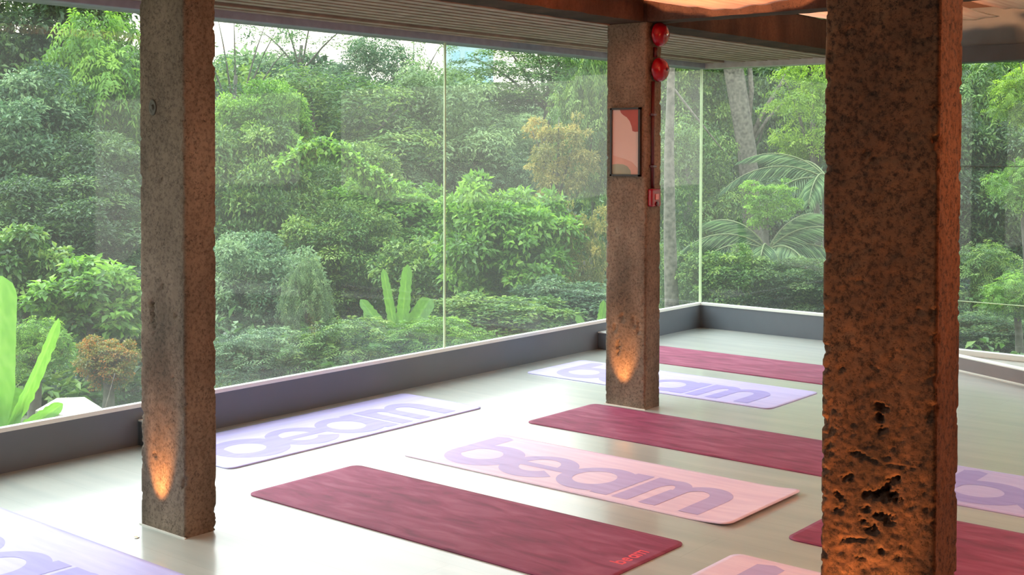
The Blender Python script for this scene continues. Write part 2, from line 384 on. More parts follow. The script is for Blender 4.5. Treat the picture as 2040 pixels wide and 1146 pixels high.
# ------------------------------------------------------------------ pillars
def vnoise(P, scale, seed=0., octs=3):
    out = np.empty(len(P))
    for i, p in enumerate(P):
        out[i] = mnoise.fractal((p[0]*scale+seed, p[1]*scale+seed*.7, p[2]*scale-seed), .6, 2.1, octs)
    return out
def pillar(name, px, py, w, d, h, step, mat, amp, chip, seed, gouges=(), gs=1.):
    """px,py = near right corner of the front face (front face looks to -Y)"""
    ch = .006
    x0, x1, y0, y1 = px-w, px, py, py+d
    def seg(a, b, n):
        return [tuple(np.array(a)+(np.array(b)-np.array(a))*i/n) for i in range(n)]
    per = []; nor = []; edge = []
    corners = [((x0+ch, y0), (x1-ch, y0), (0, -1)), ((x1, y0+ch), (x1, y1-ch), (1, 0)), ((x1-ch, y1), (x0+ch, y1), (0, 1)), ((x0, y1-ch), (x0, y0+ch), (-1, 0))]
    for i, (a, b, n) in enumerate(corners):
        L = math.dist(a, b); k = max(4, int(L/(step if i < 2 else step*2.5)))
        pts = seg(a, b, k)+[b]
        for j, q in enumerate(pts):
            per.append(q); t = min(j, k-j)/k*L
            e = math.exp(-(t/.012)**2)
            nx = corners[(i+1) % 4][2] if j > k/2 else corners[i-1][2]
            v = np.array(n)+np.array(nx)*.8*e; v = v/np.hypot(*v)
            nor.append(v); edge.append(e)
    per = np.array(per); nor = np.array(nor); edge = np.array(edge)
    nz = int(h/step); zs = np.linspace(0, h, nz+1); n = len(per)
    P = np.empty(((nz+1)*n, 3)); Nn = np.empty_like(P); E = np.tile(edge, nz+1)
    P[:, :2] = np.tile(per, (nz+1, 1)); P[:, 2] = np.repeat(zs, n)
    Nn[:, :2] = np.tile(nor, (nz+1, 1)); Nn[:, 2] = 0
    disp = vnoise(P, 14, seed, 4)*amp*(1-.6*E)
    c = vnoise(P, 22, seed+9, 3)
    disp -= E*np.clip(c-.15, 0, 1)*chip*2
    c2 = vnoise(P, 5, seed+3, 2)
    disp -= E*np.clip(c2-.25, 0, 1)*chip*.5
    if gs < 1:      # hacked, crumbly surface towards the foot
        low = np.clip((1.05-P[:, 2])/.3, 0, 1)*np.tile(nor[:, 1] < -.7, nz+1)
        disp -= low*np.abs(vnoise(P, 26, seed+2, 4))*.0035
    if gouges:
        front = np.tile(nor[:, 1] < -.7, nz+1)
        wob = vnoise(P, 85, seed+4, 4)
        for gx_, gz_, rx, rz, dep, rot in gouges:
            dx = P[:, 0]-gx_; dz = P[:, 2]-gz_
            cx, sx = math.cos(rot), math.sin(rot)
            u = (dx*cx+dz*sx)/rx; v = (-dx*sx+dz*cx)/rz
            q = np.sqrt(u*u+v*v)+wob*.9
            disp -= front*dep*gs*np.clip((1.05-q)/1.0, 0, 1)**.8
    P += Nn*disp[:, None]
    idx = np.arange(nz)[:, None]*n+np.arange(n)[None]
    nxt = np.arange(nz)[:, None]*n+((np.arange(n)+1) % n)[None]
    F = np.stack([idx, nxt, nxt+n, idx+n], -1).reshape(-1, 4)
    P -= np.array([px-w/2, py+d/2, 0])
    me = np_mesh(name, P, F4=F, smooth=True)
    o = link(name, me, mat); o.location = (px-w/2, py+d/2, 0)
    return o
P1 = (-3.980, 2.857, .295, .150); P2 = (-3.934, 6.003, .281, .16); P3 = (-1.06, 2.857, .289, .152)
def pl(x, y):      # point on the front plane of the rough pillar from its bearing
    dd = FW*FPX+RT*(x-1020)-UP*(y-PPY); return EYE+dd*(2.857/dd[1])
g1 = []
def G(lst, x, y, rx, ry, dep, rot=0, plane=2.857):
    dd = FW*FPX+RT*(x-1020)-UP*(y-PPY); q = EYE+dd*(plane/dd[1])
    s = plane/dd[1]
    lst.append((q[0], q[2], rx*s*1.18, ry*s, dep, rot))
G(g1, 305, 625, 6, 26, .012, .15); G(g1, 302, 606, 9, 8, .01); G(g1, 325, 570, 3, 14, .008, -.3); G(g1, 350, 628, 4, 5, .012)
G(g1, 310, 908, 6, 5, .014); G(g1, 345, 755, 6, 4, .006); G(g1, 300, 338, 5, 4, .006); G(g1, 325, 352, 4, 7, .006)
p1 = pillar('concrete_pillar', *P1, 2.9, .008, MT['concrete'], .0014, .008, 2.3, g1)
tag(p1, 'tall weathered concrete pillar nearest the left window wall, with a small round knob and an orange glow at its foot', 'pillar')
g2 = []
G(g2, 1240, 632, 5, 10, .01, 0, 6.003); G(g2, 1262, 640, 4, 12, .01, 0, 6.003); G(g2, 1232, 690, 4, 14, .012, 0, 6.003); G(g2, 1272, 655, 3, 16, .01, 0, 6.003)
G(g2, 1225, 655, 3, 12, .008, 0, 6.003); G(g2, 1225, 345+110, 4, 3, .004, 0, 6.003)
p2 = pillar('concrete_pillar', *P2, 2.28, .009, MT['concrete'], .0016, .007, 7.7, g2)
tag(p2, 'concrete pillar in the middle distance carrying a framed print and red fire bells', 'pillar')
g3 = []
for a in [(1756, 812, 13, 9, .03, 0), (1752, 832, 7, 16, .026, 0), (1758, 858, 10, 6, .014, .7), (1700, 905, 10, 4, .012, -.5), (1735, 915, 26, 4, .012, -.28), (1800, 932, 36, 2.5, .006, 0),
          (1690, 950, 11, 9, .018, 0), (1765, 968, 22, 9, .03, .75), (1750, 985, 26, 10, .03, 0), (1772, 985, 14, 10, .028, 0), (1668, 985, 14, 6, .015, -.7), (1672, 1012, 8, 12, .012, 0),
          (1725, 1012, 8, 6, .014, 0), (1760, 1030, 15, 11, .024, -.4), (1735, 1050, 20, 10, .02, -.3), (1722, 1040, 8, 5, .012, 0), (1757, 1098, 8, 7, .018, 0), (1790, 1110, 5, 8, .01, 0), (1795, 1090, 6, 4, .008, 0),
          (1715, 1112, 9, 5, .01, 0), (1742, 318, 8, 6, .008, 0), (1725, 310, 4, 9, .008, 0), (1705, 560, 22, 4, .003, 0), (1690, 60, 16, 8, .005, 0), (1695, 480, 6, 5, .005, 0), (1745, 735, 14, 3, .006, -.5),
          (1650, 850, 12, 60, .006, 0), (1700, 1075, 30, 5, .008, .2), (1640, 940, 8, 14, .006, 0), (1845, 1015, 8, 8, .008, 0), (1830, 620, 6, 6, .005, 0), (1678, 735, 10, 5, .005, .4)]:
    G(g3, *a)
p3 = pillar('concrete_pillar', *P3, 2.9, .0045, MT['concrete_rough'], .0020, .007, 4.1, g3, .55)
tag(p3, 'large rough concrete pillar in the right foreground, pitted and gouged near its foot', 'pillar')
# round tie-rod knob on the near left pillar
dd = FW*FPX+RT*(305-1020)-UP*(214-PPY); q = EYE+dd*(2.857/dd[1])
bm = bmesh.new(); lathe(bm, [(.016, 0), (.017, .004), (.013, .006), (.010, .003), (.006, .003), (.005, .009), (.001, .010)], (q[0], q[1]+.001, q[2]), (0, -1, 0), 20)
for v in bm.verts: v.co.x = q[0]+(v.co.x-q[0])*1.4; v.co.z = q[2]+(v.co.z-q[2])*1.9; v.co -= Vector(p1.location)
o = from_bm('tie_hole_ring', bm, plain('dark_iron', srgb(92, 88, 78), .7), p1, True); o['label'] = 'dark oval knob set into the pillar face'
for p, P in ((p1, P1), (p2, P2)):
    bm = bmesh.new(); hw = P[2]/2; hd = P[3]/2
    bm_box(bm, -hw-.004, hw+.003, -hd-.005, -hd+.002, 0, .004)
    s = from_bm('sealant_line', bm, MT['sealant'], p); s['label'] = 'thin white sealant line at the foot of the pillar'

# ------------------------------------------------------------------ beams
def beam(name, x0, x1, y0, y1, z0, z1, label, seed):
    bm = bmesh.new(); bm_box(bm, x0, x1, y0, y1, z0, z1)
    L = max(x1-x0, y1-y0); 
    es = [e for e in bm.edges if e.calc_length() > L*.9]
    bmesh.ops.subdivide_edges(bm, edges=es, cuts=int(L/.05), use_grid_fill=True)
    for v in bm.verts:
        n = mnoise.fractal((v.co.x*6+seed, v.co.y*6, v.co.z*6), .6, 2, 3)
        v.co.z += n*.004; v.co.x += n*.003; v.co.y += n*.003
    c = Vector(((x0+x1)/2, (y0+y1)/2, z0))
    for v in bm.verts: v.co -= c
    o = from_bm(name, bm, MT['beam']); o.location = c
    return tag(o, label, 'beam')
ZB = 2.252
beam('concrete_beam', -4.222, -3.95, -2.5, 5.99, ZB, 2.56, 'brown concrete ceiling beam running from the near left pillar to the middle pillar', 1)
beam('concrete_beam', -4.222, -3.95, 6.19, FY, ZB, 2.46, 'brown concrete ceiling beam beyond the middle pillar, running on to the far glass wall', 4)
beam('concrete_beam', -3.945, 4.0, 6.0, 6.16, ZB, 2.62, 'brown concrete ceiling beam crossing behind the peach fabric, starting at the middle pillar', 7)
box('column_head', -.144, .144, -.085, .085, 2.25, 2.60, MT['beam'], p2)

# ------------------------------------------------------------------ draped fabric under the ceiling
def fabric_mat():
    m = bpy.data.materials.new('peach_fabric'); m.use_nodes = True; nt = m.node_tree; nt.nodes.clear()
    out = N(nt, 'ShaderNodeOutputMaterial')
    tc = N(nt, 'ShaderNodeTexCoord'); mp = N(nt, 'ShaderNodeMapping'); mp.inputs['Scale'].default_value = (30, 1.2, 30)
    nt.links.new(tc.outputs['Object'], mp.inputs[0])
    nz = N(nt, 'ShaderNodeTexNoise', i_Scale=1.5, i_Detail=5.); nt.links.new(mp.outputs[0], nz.inputs['Vector'])
    r = ramp(nt, nz.outputs['Fac'], [(.3, srgb(226, 196, 176)), (.7, srgb(246, 226, 208))])
    a = N(nt, 'ShaderNodeBsdfDiffuse'); b = N(nt, 'ShaderNodeBsdfTranslucent')
    nt.links.new(r.outputs[0], a.inputs[0]); nt.links.new(r.outputs[0], b.inputs[0])
    mx = N(nt, 'ShaderNodeMixShader'); mx.inputs[0].default_value = .5
    nt.links.new(a.outputs[0], mx.inputs[1]); nt.links.new(b.outputs[0], mx.inputs[2]); nt.links.new(mx.outputs[0], out.inputs[0])
    return m
MT['fabric'] = fabric_mat()
def swag(x0, x1, y0, y1, zf, label):
    nx, ny = 48, 40; V = []; 
    for side in (0, .0015):
        for j in range(ny+1):
            y = y0+(y1-y0)*j/ny
            for i in range(nx+1):
                x = x0+(x1-x0)*i/nx
                z = zf(x, y)+.004*math.sin(x*40+math.sin(y*3)*2)+.004*math.sin(x*17+y*2)
                V.append((x, y, z+side))
    n = nx+1; F = []
    S = (ny+1)*n
    for j in range(ny):
        for i in range(nx):
            a = j*n+i; F.append((a, a+n, a+n+1, a+1)); F.append((S+a, S+a+1, S+a+n+1, S+a+n))
    for j in range(ny):
        a = j*n; F.append((a, S+a, S+a+n, a+n)); a = j*n+nx; F.append((a, a+n, S+a+n, S+a))
    for i in range(nx):
        F.append((i, i+1, S+i+1, S+i)); a = ny*n+i; F.append((a, S+a, S+a+1, a+1))
    V = np.array(V); c = np.array([(x0+x1)/2, (y0+y1)/2, V[:, 2].min()]); V -= c
    o = link('fabric_swag', np_mesh('fabric_swag', V, F4=F, smooth=True), MT['fabric']); o.location = c
    return tag(o, label, 'drapery', 'peach fabric swags under the ceiling')
swag(-3.94, -2.66, 3.6, 5.93, lambda x, y: 2.277+.32*(x+3.3)**2, 'peach fabric swag glowing orange under the ceiling just right of the middle pillar top')
swag(-3.94, -2.9, 6.22, 8.95, lambda x, y: 2.47-.03*math.sin((x+3.94)/1.04*math.pi)+.0*(y-7.5), 'narrow sliver of lit peach fabric beyond the crossing beam, left of the rough pillar')
swag(-2.88, -.4, 6.22, 9.0, lambda x, y: 2.505+.012*math.cos((x+2.9)*5), 'pale pinkish fabric in the top right corner above the grey steel beam')

# ------------------------------------------------------------------ fire alarm set and print on the middle pillar
FX = P2[0]
def bell(y, z, r, label, knob):
    o = empty('fire_bell', (FX, y, z))
    bm = bmesh.new(); lathe(bm, [(r*.55, 0), (r*.6, .004), (r*.6, .020), (r*.5, .024)], (0, 0, 0), (1, 0, 0), 28)
    from_bm('back_box', bm, MT['red_dark'], o, True)
    bm = bmesh.new(); lathe(bm, [(r*.96, .024), (r, .028), (r, .036), (r*.96, .046), (r*.84, .062), (r*.6, .076), (r*.3, .083), (.008, .085)], (0, 0, 0), (1, 0, 0), 36)
    from_bm('gong', bm, MT['red'], o, True)
    bm = bmesh.new(); lathe(bm, [(.008, .084), (.009, .088), (.006, .092), (.002, .093)], (0, 0, 0), (1, 0, 0), 12)
    s = from_bm('centre_screw', bm, MT['chrome'] if knob else MT['red_dark'], o, True); s['label'] = 'shiny screw in the middle of the bell' if knob else 'red screw in the middle of the bell'
    tag(o, label, 'fire bell'); return o
YB = 6.085
bell(YB, 2.182, .071, 'upper red dome fire bell near the ceiling on the side of the middle pillar', True)
bell(YB, 1.978, .071, 'lower red dome fire bell just above the long conduit on the middle pillar', False)
o = empty('break_glass_call_point', (FX, YB-.02, 1.235))
box('case', .0005, .035, -.047, .047, -.052, .052, MT['red'], o, .01)
box('pane', .034, .039, -.016, .016, -.012, .022, plain('call_point_pane', srgb(200, 110, 110), .3), o, .002)['label'] = 'pale pink square pane on the red case'
bm = bmesh.new(); lathe(bm, [(.014, .035), (.014, .042), (.006, .044)], (0, .0, -.037), (1, 0, 0), 12); from_bm('test_key', bm, MT['red_dark'], o)
tag(o, 'small red break-glass call point at the lower end of the conduit on the middle pillar', 'fire alarm')
bm = bmesh.new(); tube_pts(bm, [(0, 0, .0), (0, 0, .62)], [.011]*2, 10)
c = empty('conduit', (FX+.014, YB-.035, 1.29))
from_bm('pipe', bm, MT['red_dark'], c, True)
for z in (.12, .42):
    box('clip', -.013, .016, -.018, .018, z, z+.014, MT['red_dark'], c, .002)
tag(c, 'long thin dark red conduit pipe joining the lower bell to the call point', 'pipe')
bm = bmesh.new(); tube_pts(bm, [(0, 0, 0), (0, 0, .058)], [.013]*2, 10)
c = from_bm('conduit', bm, MT['red_dark'], None, True); c.location = (FX+.014, YB-.01, 2.051)
tag(c, 'short dark red conduit stub between the two red bells on the middle pillar', 'pipe')

fx0, fx1, fz0, fz1 = -4.172, -3.964, 1.358, 1.758
pf = empty('framed_print', ((fx0+fx1)/2, P2[1]-.006, (fz0+fz1)/2))
w, h = (fx1-fx0)/2, (fz1-fz0)/2
bm = bmesh.new()
for a in ((-w, w, h-.011, h), (-w, w, -h, -h+.011), (-w, -w+.011, -h, h), (w-.011, w, -h, h)):
    bm_box(bm, a[0], a[1], -.018, .004, a[2], a[3])
from_bm('frame', bm, MT['black'], pf)
art = box('art_sheet', -w+.01, w-.01, -.009, 0, -h+.01, h-.01, plain('art_pink', srgb(206, 176, 164), .7, nscale=3, namp=.06), pf)
art['label'] = 'abstract print of wavy pink, dusty red and grey-green shapes'
def flat(name, pts, mat, y):
    bm = bmesh.new(); a = [bm.verts.new((x, y, z)) for x, z in pts]; b = [bm.verts.new((x, y-.0008, z)) for x, z in pts]
    bm.faces.new(a); bm.faces.new(b[::-1])
    for i in range(len(a)): bm.faces.new((a[i], a[(i+1) % len(a)], b[(i+1) % len(a)], b[i]))
    return from_bm(name, bm, mat, art)
W_, H_ = w-.011, h-.011
def sc(u, v): return (-W_+u*2*W_, -H_+v*2*H_)
red_pts = [sc(.28, 1), sc(1, 1), sc(1, .66), sc(.86, .655), sc(.76, .67), sc(.73, .74), sc(.66, .82), sc(.55, .88), sc(.42, .915), sc(.33, .95)]
flat('red_shape', red_pts, plain('art_red', srgb(160, 78, 70), .7), -.0092)
g_pts = [sc(0, 0), sc(.72, 0), sc(.7, .06), sc(.58, .125), sc(.42, .155), sc(.2, .16), sc(0, .15)]
flat('grey_shape', g_pts, plain('art_grey', srgb(146, 150, 130), .7), -.0092)
w_pts = [sc(0, .15), sc(.2, .16), sc(.42, .155), sc(.58, .125), sc(.7, .06), sc(.72, 0), sc(.98, 0), sc(.94, .1), sc(.75, .19), sc(.5, .235), sc(.2, .27), sc(0, .3)]
flat('rose_shape', w_pts, plain('art_rose', srgb(198, 156, 140), .7), -.0092)
tag(pf, 'narrow dark-framed abstract print of pink and red waves hanging on the middle pillar', 'picture')

# ------------------------------------------------------------------ floor uplights at the pillar feet
def uplight(x, y, power, label, blend=1., size=72, aim=(0, .055)):
    o = empty('floor_uplight', (x, y, .0))
    bm = bmesh.new(); lathe(bm, [(.011, .0), (.011, .002), (.009, .0035), (.0085, .002), (.0005, .002)], (0, 0, 0), (0, 0, 1), 24)
    from_bm('trim_ring', bm, MT['chrome'], o, True)
    bm = bmesh.new(); lathe(bm, [(.008, .002), (.0075, .003), (.0005, .0035)], (0, 0, 0), (0, 0, 1), 20)
    m, nt, p = nmat('lens_orange'); p.inputs['Base Color'].default_value = srgb(255, 190, 120); p.inputs['Emission Color'].default_value = (1, .45, .15, 1); p.inputs['Emission Strength'].default_value = 1.5
    from_bm('lens', bm, m, o, True)
    tag(o, label, 'light fixture', 'orange floor uplights at the pillar feet')
    L = bpy.data.lights.new('uplight_beam', 'SPOT'); L.energy = power; L.color = (1, .40, .12); L.spot_size = math.radians(size); L.spot_blend = blend; L.shadow_soft_size = .012
    lo = bpy.data.objects.new('uplight_beam', L); C.objects.link(lo); lo.parent = o; lo.location = (0, 0, .012)
    d = Vector((aim[0], aim[1], .28)); lo.rotation_euler = d.to_track_quat('-Z', 'Y').to_euler()
    return o
uplight(-4.137, 2.745, 34.0, 'tiny recessed floor light in front of the near left pillar', size=42, aim=(0, .125))
uplight(-4.085, 5.885, 30.0, 'tiny recessed floor light at the foot of the middle pillar', size=44, aim=(0, .11))
uplight(-1.215, 2.71, 120.0, 'recessed floor light at the foot of the rough foreground pillar, below the picture edge', size=42, aim=(-.015, .055))

# ------------------------------------------------------------------ yoga mats
ML, MW, MTk = 1.83, .655, .005
def rrect(L, W, r, n=6):
    pts = []
    for cx, cy, a0 in ((L-r, r, -90), (L-r, W-r, 0), (r, W-r, 90), (r, r, 180)):
        for k in range(n+1):
            a = math.radians(a0+90*k/n); pts.append((cx+r*math.cos(a), cy+r*math.sin(a)))
    return pts
def mat_mesh(name, curl=0.):
    # fine grid clipped to the rounded outline, so the sheet can ripple and lift a little
    nx, ny = 92, 33; r = .045; V = []; 
    xs = np.linspace(0, ML, nx+1); ys = np.linspace(0, MW, ny+1)
    for y in ys:
        for x in xs:
            qx, qy = x, y
            cx = min(max(x, r), ML-r); cy = min(max(y, r), MW-r)
            dx, dy = x-cx, y-cy
            if dx and dy:                      # map square corner to round
                m = max(abs(dx), abs(dy)); l = math.hypot(dx, dy); qx = cx+dx*m/l; qy = cy+dy*m/l
            V.append((qx, qy))
    V = np.array(V)
    z = np.zeros(len(V))
    if curl: z = curl*np.clip((V[:, 0]-ML+.22)/.22, 0, 1)**2
    top = np.c_[V-[ML/2, MW/2], z+MTk]; bot = np.c_[V-[ML/2, MW/2], z]
    n = nx+1; S = len(V); F = []
    for j in range(ny):
        for i in range(nx):
            a = j*n+i; F.append((a, a+1, a+n+1, a+n)); F.append((S+a, S+a+n, S+a+n+1, S+a+1))
    for i in range(nx): F.append((i, S+i, S+i+1, i+1)); a = ny*n+i; F.append((a, a+1, S+a+1, S+a))
    for j in range(ny): a = j*n; F.append((a, a+n, S+a+n, S+a)); a = j*n+nx; F.append((a, S+a, S+a+n, a+n))
    return np_mesh(name, np.vstack([top, bot]), F4=F)
def ring(bm, co, ro, ci, ri, z, a0=0., a1=360., n=56, tilt=0):
    k = n if a1-a0 < 360 else n
    ct, st = math.cos(tilt), math.sin(tilt)
    vo, vi = [], []
    for i in range(k+1):
        a = math.radians(a0+(a1-a0)*i/k); c, s = math.cos(a), math.sin(a)
        vo.append(bm.verts.new((co[0]+ro[0]*c*ct-ro[1]*s*st, co[1]+ro[0]*c*st+ro[1]*s*ct, z)))
        vi.append(bm.verts.new((ci[0]+ri[0]*c*ct-ri[1]*s*st, ci[1]+ri[0]*c*st+ri[1]*s*ct, z)))
    for i in range(k): bm.faces.new((vo[i], vo[i+1], vi[i+1], vi[i]))
def poly(bm, pts, z): bm.faces.new([bm.verts.new((x, y, z)) for x, y in pts])
def beam_word(z):
    """the lower-case word beam, round heavy letters, in mat coordinates"""
    bm = bmesh.new(); e = .00006
    # b
    ring(bm, (.325, .225), (.2, .2), (.30, .235), (.108, .1), z)
    poly(bm, [(.125, .20), (.125, .56), (.185, .585), (.235, .56), (.235, .36), (.215, .30), (.2, .2)], z+e)
    # e
    ring(bm, (.665, .225), (.188, .2), (.655, .245), (.092, .115), z+2*e, 4, 326)
    poly(bm, [(.555, .205), (.852, .205), (.853, .245), (.85, .262), (.555, .262)], z+3*e)
    # a
    ring(bm, (1.005, .225), (.185, .2), (.985, .232), (.098, .115), z+4*e)
    poly(bm, [(1.10, .03), (1.19, .03), (1.19, .42), (1.10, .42), (1.085, .3), (1.085, .15)], z+5*e)
    # m
    poly(bm, [(1.215, .03), (1.30, .03), (1.30, .425), (1.215, .425)], z+6*e)
    ring(bm, (1.335, .285), (.105, .145), (1.335, .265), (.035, .08), z+7*e, 0, 180, 28)
    poly(bm, [(1.355, .03), (1.44, .03), (1.44, .285), (1.36, .285)], z+8*e)
    ring(bm, (1.52, .285), (.13, .145), (1.495, .265), (.058, .08), z+9*e, 0, 180, 28)
    poly(bm, [(1.555, .03), (1.65, .03), (1.65, .287), (1.553, .287)], z+10*e)
    for v in bm.verts: v.co.x += -ML/2-.0; v.co.y += -MW/2+.03
    return bm
def word_mesh(name, curl=0):
    bm = beam_word(MTk+.0005)
    me = bpy.data.meshes.new(name); bm.to_mesh(me); bm.free(); return me
MM = mat_mesh('yoga_mat_sheet'); MMc = mat_mesh('yoga_mat_sheet_curl', .013); MM_m = MM.copy()
WM = word_mesh('lettering')
def dup(o):
    c = o.copy(); C.objects.link(c)
    for ch in o.children:
        d = ch.copy(); C.objects.link(d); d.parent = c; d.matrix_parent_inverse = ch.matrix_parent_inverse.copy()
    return c
def obj_mat(o, m): o.material_slots[0].link = 'OBJECT'; o.material_slots[0].material = m
def make_mat(kind):
    t = empty('yoga_mat', (0, 0, 0))
    s = link('sheet', MM if kind != 'pinkcurl' else MMc, MT['maroon'], t)
    obj_mat(s, {'maroon': MT['maroon'], 'lilac': MT['lilac'], 'pink': MT['pink'], 'pinkcurl': MT['pink']}[kind])
    if kind != 'maroon':
        w = link('lettering', WM, MT['lilac_text'], t); obj_mat(w, MT['lilac_text'] if kind == 'lilac' else MT['pink_text'])
        w['label'] = 'the word beam in large round darker letters'
    else:
        # small red mark near one end
        bm = bmesh.new(); z = MTk+.0004; s_ = .14
        for (cx, kind_) in ((0, 'b'), (.3, 'e'), (.6, 'a'), (.9, 'm')):
            if kind_ == 'm':
                for q in (0, .16, .32): poly(bm, [(cx+q, 0), (cx+q+.06, 0), (cx+q+.06, .28), (cx+q, .28)], z)
                poly(bm, [(cx, .24), (cx+.38, .24), (cx+.38, .3), (cx, .3)], z+.00005)
            else:
                ring(bm, (cx+.12, .14), (.13, .15), (cx+.12, .14), (.06, .075), z, 0 if kind_ != 'e' else 5, 360 if kind_ != 'e' else 322, 20)
                if kind_ == 'b': poly(bm, [(cx-.02, .0), (cx+.05, .0), (cx+.05, .42), (cx-.02, .42)], z+.00005)
                if kind_ == 'a': poly(bm, [(cx+.19, .0), (cx+.26, .0), (cx+.26, .29), (cx+.19, .29)], z+.00005)
                if kind_ == 'e': poly(bm, [(cx+.02, .12), (cx+.24, .12), (cx+.24, .17), (cx+.02, .17)], z+.00005)
        for v in bm.verts:
            x, y = v.co.x*s_, v.co.y*s_
            v.co.x = ML/2-.045-y*1.0; v.co.y = -.04+x
        w = from_bm('red_logo', bm, MT['red_print'], t); w['label'] = 'small red word mark near the short edge'
    return t
def place(t, x0, y0, rz, label, along_y=False, dz=0.):
    if along_y: t.location = (x0+MW/2, y0+ML/2, dz); t.rotation_euler = (0, 0, math.pi/2)
    else: t.location = (x0+ML/2, y0+MW/2, dz); t.rotation_euler = (0, 0, rz)
    tag(t, label, 'yoga mat', 'yoga mats laid out on the floor'); return t
mA = place(make_mat('maroon'), -4.292, 3.399, 0, 'maroon yoga mat lying whole at the front centre of the floor')
mC = place(dup(mA), -4.257, 5.297, 0, 'maroon yoga mat starting just in front of the middle pillar foot')
mF = place(dup(mA), -5.15, 7.40, 0, 'farthest maroon yoga mat, behind the middle pillar near the far parapet')
mI = place(dup(mA), -2.20, 4.35, 0, 'maroon yoga mat at the lower right, passing behind the rough foreground pillar')
mB = place(make_mat('pinkcurl'), -4.265, 4.33, 0, 'pinkish lilac yoga mat reading beam between two maroon mats, its right end lifted')
mE = place(make_mat('lilac'), -5.213, 6.483, 0, 'pale lilac yoga mat reading beam that passes behind the foot of the middle pillar')
mD = place(dup(mE), -5.339, 3.612, 0, 'lilac yoga mat reading beam, laid lengthwise beside the left parapet', True)
mG = place(dup(mE), -5.21, 1.95, 0, 'lilac yoga mat cut off by the bottom left corner of the picture')
mH = place(dup(mE), -2.15, 5.24, 0, 'lilac yoga mat at the right edge, emerging from behind the rough pillar')
mJ = place(make_mat('pink'), -2.26, 3.415, 0, 'pink yoga mat of which only a corner shows at the bottom edge')

# ================================================================== OUTSIDE
def gz(x, y):
    d = (x-EYE[0])*FW[0]+(y-EYE[1])*FW[1]
    s = (x-EYE[0])*RT[0]+(y-EYE[1])*RT[1]
    def ss(a, b, t): t = min(max((t-a)/(b-a), 0), 1); return t*t*(3-2*t)
    return -.75-1.3*ss(10, 16, d)+1.2*ss(24, 38, d)+5.0*ss(40, 75, d)+.15*mnoise.noise((x*.3, y*.3, 0))
V = []; n = 91
us = np.linspace(-75, 75, n); vs = np.linspace(4, 110, n)
for v in vs:
    for u in us:
        x = FW[0]*v+RT[0]*u; y = FW[1]*v+RT[1]*u
        z = gz(x, y)
        if x > WX-.6 and y < FY+.6: z = min(z, -.6)
        V.append((x, y, z))
F = [(j*n+i, j*n+i+1, (j+1)*n+i+1, (j+1)*n+i) for j in range(n-1) for i in range(n-1)]
g = link('ground', np_mesh('ground', V, F4=F, smooth=True), MT['soil']); g['kind'] = 'structure'; g.name = 'ground'

def leaf_mesh(name, P, D, Nn, L, Wd, tint, fold=.25):
    """diamond leaves: P base, D direction, Nn normal, L length, Wd width"""
    D = D/np.linalg.norm(D, axis=1)[:, None]
    S = np.cross(D, Nn); S /= np.linalg.norm(S, axis=1)[:, None]+1e-9
    U = np.cross(S, D)
    b = P; t = P+D*L[:, None]-U*(L*.22)[:, None]
    m = P+D*(L*.45)[:, None]
    l = m+S*(Wd*.5)[:, None]+U*(Wd*fold)[:, None]; r = m-S*(Wd*.5)[:, None]+U*(Wd*fold)[:, None]
    V = np.stack([b, r, t, l], 1).reshape(-1, 3); k = len(P); i = np.arange(k)*4
    F3 = np.concatenate([np.stack([i, i+1, i+2], 1), np.stack([i, i+2, i+3], 1)])
    return np_mesh(name, V, F3=F3, attr=np.repeat(tint, 4))
def sph(k):
    v = rng.normal(size=(k, 3)); return v/np.linalg.norm(v, axis=1)[:, None]
def crown(name, K, per, leaf, rc=(.1, .2), flat=1., aspect=.45, droop=.35, spray=1, reach=1., bottom=-1.):
    cs = []
    while len(cs) < K:                      # uneven, lobed volume rather than a ball
        p = rng.uniform(-1, 1, 3)
        if p[2] < bottom: continue
        lim = reach*(.86+.42*mnoise.noise((p[0]*1.7+per, p[1]*1.7, p[2]*1.7+K)))
        q = (abs(p[0])**2.4+abs(p[1])**2.4+abs(p[2])**2.4)**(1/2.4)
        if q < lim and rng.random() < .25+q: cs.append(p)
    cs = np.array(cs); rs = rng.uniform(*rc, K); ct = np.clip(rng.normal(.45, .2, K)+.12*cs[:, 2], 0, 1)
    idx = rng.choice(K, K*per//spray, p=rs**2/(rs**2).sum())
    d = sph(len(idx)); d[:, 2] = np.where(rng.random(len(idx)) < .8, np.abs(d[:, 2]), d[:, 2])
    rr = rs[idx]*rng.uniform(.6, 1.12, len(idx))
    base = cs[idx]*np.array([1, 1, flat if flat > .5 else .9])+d*rr[:, None]*np.array([1.15, 1.15, flat])
    tint = np.clip(ct[idx]*.8+rng.normal(.12, .17, len(idx)), 0, 1)
    nrm = d*1.0+np.array([0, 0, .55])+rng.normal(size=d.shape)*.22
    dirn = d+rng.normal(size=d.shape)*.5; dirn[:, 2] -= droop
    if spray > 1:
        dirn /= np.linalg.norm(dirn, axis=1)[:, None]
        Ps, Ds, Ns, Ts = [], [], [], []
        side = np.cross(dirn, nrm); side /= np.linalg.norm(side, axis=1)[:, None]
        for k in range(spray):
            q = (k//2+.5)/(spray/2); sg = 1 if k % 2 else -1
            Ps.append(base+dirn*(q*leaf*2.6)-np.array([0, 0, 1])*(q*q*leaf*.9)); Ds.append(side*sg+dirn*.7-np.array([0, 0, .25])); Ns.append(nrm); Ts.append(tint)
        base = np.vstack(Ps); dirn = np.vstack(Ds); nrm = np.vstack(Ns); tint = np.concatenate(Ts)
    L = leaf*rng.uniform(.7, 1.3, len(base))
    return leaf_mesh(name, base, dirn, nrm, L, L*aspect, tint)
